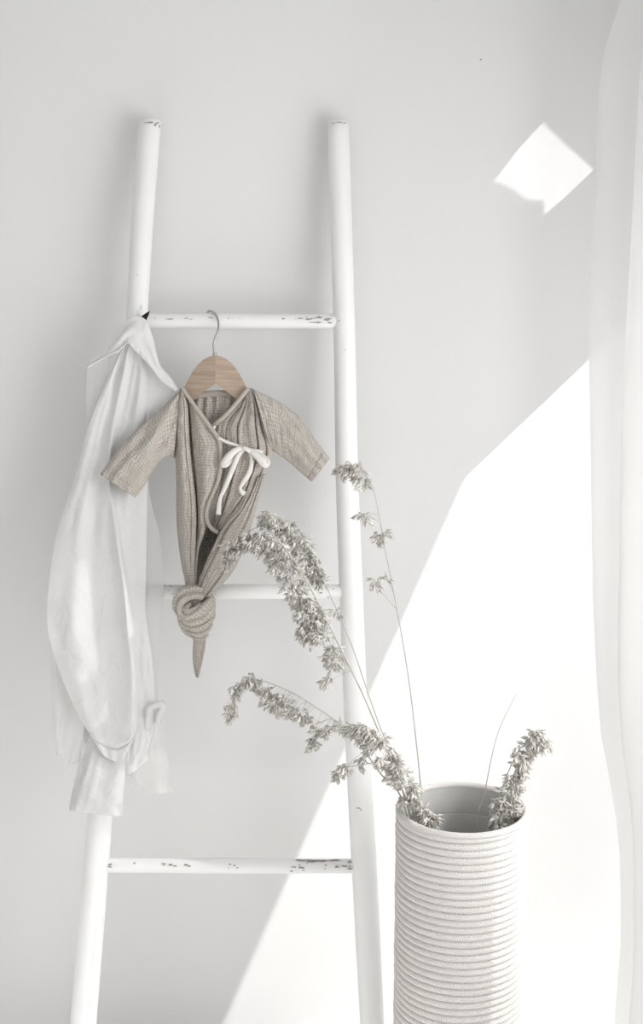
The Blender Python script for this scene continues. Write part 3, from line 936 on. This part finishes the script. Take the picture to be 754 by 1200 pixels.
# rim coil
V, uv = [], []
for s in range(seg):
    a = 2 * math.pi * s / seg
    for k in range(12):
        b = 2 * math.pi * k / 12
        r = BR - 0.0052 + 0.0056 * math.cos(b)
        V.append((bc[0] + r * math.cos(a), BY + r * math.sin(a), BH + 0.0056 * math.sin(b)))
        uv.append((a * BR, k * 0.003))
f = []
for s in range(seg):
    for k in range(12):
        f.append((s * 12 + k, ((s + 1) % seg) * 12 + k, ((s + 1) % seg) * 12 + (k + 1) % 12, s * 12 + (k + 1) % 12))
mesh_obj('rope_rim', V, f, M_ROPE, basket, uvs=np.array(uv))
# liner with a stitched seam ring
V = []
hz = [BH + 0.001, BH - 0.004, BH - 0.035, BH - 0.0445, BH - 0.0452, BH - 0.0460, BH - 0.0468, BH - 0.0475, BH - 0.06, BH - 0.12, BH - 0.3, 0.02, 0.015]
rr = [0.0095, 0.0105, 0.0108, 0.0108, 0.0107, 0.0096, 0.0107, 0.0108, 0.0109, 0.0112, 0.0114, 0.0115, BR - 0.002]
for h, q in zip(hz, rr):
    for s in range(seg):
        a = 2 * math.pi * s / seg
        r = BR - q
        V.append((bc[0] + r * math.cos(a), BY + r * math.sin(a), h))
mesh_obj('liner', V, grid_faces(len(hz), seg, True), M_LINER, basket)

# ------------------------------------------------------------------ dried grass
def spikelet(m_v, m_f, p, dirv, ln, wd):
    """one little husk: two pointed bracts opening from the base"""
    d = dirv / (np.linalg.norm(dirv) + 1e-9)
    a = np.array([rnd.uniform(-1, 1), rnd.uniform(-1, 1), rnd.uniform(-1, 1)])
    s = np.cross(d, a); s /= np.linalg.norm(s) + 1e-9
    t = np.cross(d, s)
    for sg in (1, -1):
        b = len(m_v)
        ax = d + t * 0.28 * sg; ax /= np.linalg.norm(ax)
        m_v.extend([p, p + ax * ln * 0.45 + s * wd * 0.5, p + ax * ln * 0.45 - s * wd * 0.5, p + ax * ln * 0.42 + t * sg * wd * 0.42, p + ax * ln])
        m_f.extend([(b, b + 1, b + 3), (b, b + 3, b + 2), (b + 4, b + 3, b + 1), (b + 4, b + 2, b + 3), (b, b + 2, b + 1), (b + 4, b + 1, b + 2)])


def grass(label, stem, clusters, size=(6.5, 11.0), r0=0.0013, density=1.0, extra=None):
    """stem: [(x, y, depth)]; clusters: list of sausages [(x, y, r), ...] with counts"""
    C = catmull(np.asarray(stem, float), 90)
    P = np.array([W(*c) for c in C])
    root = empty('dried_grass', tuple(P[0]))
    tag(root, label, 'dried grass', 'dried grass stems in the rope basket')
    v, f = tube(P, np.linspace(r0, r0 * 0.35, len(P)), 7)
    m = MB(); m.add(v, f); m.build('stalk', M_STEM, root)
    if not clusters:
        return root
    sv, sf = [], []
    br = MB()
    for path, cnt in clusters:
        S = catmull(np.asarray(path, float), 40) if len(path) > 1 else np.array([path[0]] * 2, float)
        for _ in range(max(1, int(cnt * density / 3.0))):
            k = rnd.randrange(len(S))
            cx, cy, r = S[k][:3]
            a = rnd.uniform(0, 2 * math.pi); q = math.sqrt(rnd.random()) * r
            px, py = cx + math.cos(a) * q * 0.9, cy + math.sin(a) * q * 0.8 - 3.0
            j = int(np.argmin((C[:, 0] - cx) ** 2 + (C[:, 1] - cy) ** 2))
            yd = C[j, 2] + rnd.uniform(-1, 1) * r / 700.0
            tuft = W(px, py, yd)
            T = P[min(j + 1, 89)] - P[max(j - 1, 0)]; T /= np.linalg.norm(T) + 1e-9
            out = tuft - W(cx, cy, C[j, 2]); out /= np.linalg.norm(out) + 1e-9
            # hair-thin branchlet from the axis to the tuft
            q0 = W(cx, cy - r * 0.5, C[j, 2]) if rnd.random() < 0.7 else P[j]
            if np.linalg.norm(q0 - tuft) < 0.06:
                mid = (q0 + tuft) / 2 + np.array([0, 0, 0.003])
                vv, ff = tube([q0, mid, tuft], 0.00034, 3, caps=False)
                br.add(vv, ff)
            main = np.array([0, 0, -1.0]) + 0.5 * out + 0.35 * T
            for _k in range(rnd.randint(4, 6)):
                dv = main + np.array([rnd.gauss(0, .4), rnd.gauss(0, .45), rnd.gauss(0, .25)])
                dv /= np.linalg.norm(dv)
                ln = rnd.uniform(*size) / 740.0
                p = tuft + dv * rnd.uniform(0.0, 0.006) + np.array([rnd.gauss(0, .0016), rnd.gauss(0, .0016), rnd.gauss(0, .0016)])
                spikelet(sv, sf, p, dv, ln, ln * rnd.uniform(0.30, 0.46))
        # a branch that carries this cluster
        mid = [W(s[0], s[1], C[int(np.argmin((C[:, 0] - s[0]) ** 2 + (C[:, 1] - s[1]) ** 2)), 2]) for s in S[::4]]
        j = int(np.argmin([min(np.linalg.norm(pp - mm) for mm in (mid[0], mid[-1])) for pp in P]))
        ends = sorted((mid[0], mid[-1]), key=lambda e: np.linalg.norm(e - P[j]))
        if np.linalg.norm(ends[0] - ends[1]) > 1e-4:
            if ends[0] is mid[-1]:
                mid = mid[::-1]
        vv, ff = tube(catmull([P[max(0, j - 3)]] + mid, 24), np.linspace(0.0006, 0.0003, 24), 4)
        br.add(vv, ff)
    if br.v:
        br.build('branchlets', M_STEM, root)
    o = mesh_obj('spikelets', sv, sf, M_SPIKE, root, smooth=False)
    tag(o, kind='stuff')
    return root


BI = BY + 0.0
inx = 0.03
# (stem foot stands on the basket floor)
def foot(px, py, y, fx, fy):
    """stalk start: foot inside the basket at floor level"""
    return (fx, fy, y)


def in_basket(px, py):
    return (px, py, BY)


def stem_from(exit_pt, pts):
    """extends a stalk from where it leaves the basket down to the basket's floor"""
    e = W(*exit_pt)
    tgt = np.array([bc[0] + (e[0] - bc[0]) * -0.45, BY + (e[1] - BY) * -0.3, 0.03])
    out = []
    for t in (0.0, 0.5):
        q = tgt * (1 - t) + e * t
        r = q - CAM
        sx = 377 + F_PX * r.dot(C_R) / r.dot(C_F); sy = 600 - F_PX * r.dot(C_U) / r.dot(C_F)
        out.append((sx, sy, q[1]))
    return out + [exit_pt] + pts


grass('big arching dried grass plume drooping in front of the romper knot',
      stem_from((484, 968, -0.44), [(437, 840, -0.40), (398, 757, -0.36), (375, 710, -0.34), (350, 665, -0.32), (325, 632, -0.31), (303, 618, -0.305), (283, 632, -0.30), (270, 655, -0.30)]),
      [([(268, 660, 5), (274, 642, 9), (288, 634, 12), (303, 634, 14), (318, 644, 14), (330, 660, 14), (340, 680, 14), (350, 700, 14)], 300),
       ([(350, 700, 13), (358, 720, 13), (362, 738, 13), (366, 752, 11)], 120), ([(372, 715, 9), (379, 735, 10), (378, 748, 8)], 45),
       ([(396, 762, 6), (390, 772, 7), (385, 795, 8), (386, 812, 6)], 46)], r0=0.0017, density=1.45)
grass('dried grass plume rising behind the big arching one, its tip above it',
      stem_from((492, 970, -0.41), [(445, 850, -0.36), (412, 755, -0.32), (384, 690, -0.29), (365, 648, -0.28), (340, 620, -0.275), (313, 608, -0.27)]),
      [([(312, 608, 7), (322, 613, 10), (338, 622, 12), (350, 638, 13), (361, 655, 13), (371, 670, 9), (374, 684, 4)], 210), ([(398, 712, 4), (392, 722, 5)], 6)], r0=0.0014, density=1.4)
grass('lower dried grass plume stretching sideways over the bare wall below the knot',
      stem_from((478, 958, -0.45), [(445, 905, -0.42), (418, 868, -0.39), (398, 848, -0.37), (365, 825, -0.35), (335, 808, -0.34), (300, 797, -0.335), (278, 808, -0.33), (270, 838, -0.33)]),
      [([(271, 842, 4), (273, 822, 7), (281, 806, 8), (297, 799, 8), (308, 806, 7)], 90), ([(310, 812, 7), (320, 822, 11), (333, 828, 14), (348, 836, 12), (361, 842, 9)], 150),
       ([(366, 850, 6), (370, 864, 7), (368, 882, 5)], 32), ([(378, 858, 8), (390, 858, 8), (402, 850, 5)], 36), ([(402, 900, 6), (399, 912, 7)], 22), ([(424, 890, 4), (420, 897, 5)], 9)], r0=0.0015)
grass('short dense dried grass plume resting on the basket rim',
      stem_from((494, 966, -0.46), [(481, 940, -0.455), (470, 910, -0.45), (458, 885, -0.445), (440, 862, -0.44), (414, 852, -0.435)]),
      [([(411, 856, 4), (424, 858, 9), (438, 868, 12), (452, 886, 14)], 130), ([(452, 886, 13), (464, 905, 13), (476, 925, 13), (487, 945, 13), (499, 958, 12), (506, 968, 8)], 230)], size=(7.5, 12.5))
grass('tall thin dried grass stem with sparse tufts drooping over the right rail',
      stem_from((497, 958, -0.40), [(491, 895, -0.38), (480, 800, -0.35), (465, 710, -0.32), (452, 645, -0.30), (445, 605, -0.29), (437, 570, -0.285), (424, 552, -0.28), (408, 545, -0.28), (398, 556, -0.28)]),
      [([(398, 558, 5), (404, 549, 7), (416, 549, 8), (424, 562, 8), (427, 578, 5)], 85), ([(428, 602, 4), (426, 611, 6)], 16), ([(450, 626, 5), (444, 634, 7), (442, 643, 3)], 26), ([(438, 677, 6), (444, 690, 4)], 12), ([(452, 672, 3), (453, 680, 3)], 4)], r0=0.0015)
grass('bare thin dried grass stalk leaning out of the basket', stem_from((558, 978, -0.43), [(568, 930, -0.42), (583, 862, -0.41), (605, 814, -0.40)]), [], r0=0.0013)
grass('dried grass plume leaning away from the ladder over the basket rim',
      stem_from((570, 978, -0.45), [(584, 937, -0.445), (598, 900, -0.44), (612, 875, -0.44), (630, 862, -0.44), (644, 876, -0.44)]),
      [([(578, 968, 8), (590, 958, 14), (598, 955, 9), (603, 957, 5)], 80), ([(590, 945, 10), (597, 930, 11), (603, 915, 10)], 70), ([(605, 908, 11), (611, 892, 11), (620, 876, 10), (630, 866, 8), (641, 874, 5)], 150)], size=(7.5, 12.5))

# ------------------------------------------------------------------ sheer curtain beside the window wall
edge = [(732, -60), (728, 0), (716, 35), (708, 62), (703, 100), (701, 150), (699.5, 210), (696, 270), (692, 330), (691.5, 420), (692.5, 520), (693, 620), (694, 700), (698, 790), (704, 860), (713, 905), (722, 955), (727, 1000), (729, 1060), (729, 1110), (723, 1180), (720, 1230)]
cy0 = -0.24
E = np.array([W(x, y, cy0) for x, y in edge])
top_z = 2.45
nz, ny = 120, 130
zs = np.linspace(top_z, 0.02, nz)
idx = np.argsort(E[:, 2])
V = []
for z in zs:
    x0 = np.interp(z, E[idx, 2], E[idx, 0])
    for j in range(ny):
        t = j / (ny - 1)
        y = cy0 - t * 0.38
        w = 1.6 + 0.5 * math.sin(z * 1.3)
        fold = 0.020 * (1 - math.cos(2 * math.pi * (t * 5.0 + 0.22 * math.sin(z * 2.1 + 1) * t))) + 0.006 * math.sin(23 * t + 3 * z) * t + (0.013 * float(fn(t * 17 + 0.9 * z, 30)) + 0.005 * float(fn(z * 5 + t * 12, 31))) * min(1, 8 * t)
        far = min(1, t * 2.2)
        x = x0 * (1 - far) + 0.535 * far + fold * min(1, 0.25 + 4 * t)
        V.append((min(x, X_RIGHT - 0.02), y + 0.01 * math.sin(5 * z + 9 * t), z))
curt = mesh_obj('sheer_curtain', V, grid_faces(nz, ny), M_SHEER)
tag(curt, 'sheer white curtain hanging in soft folds at the window wall', 'curtain')
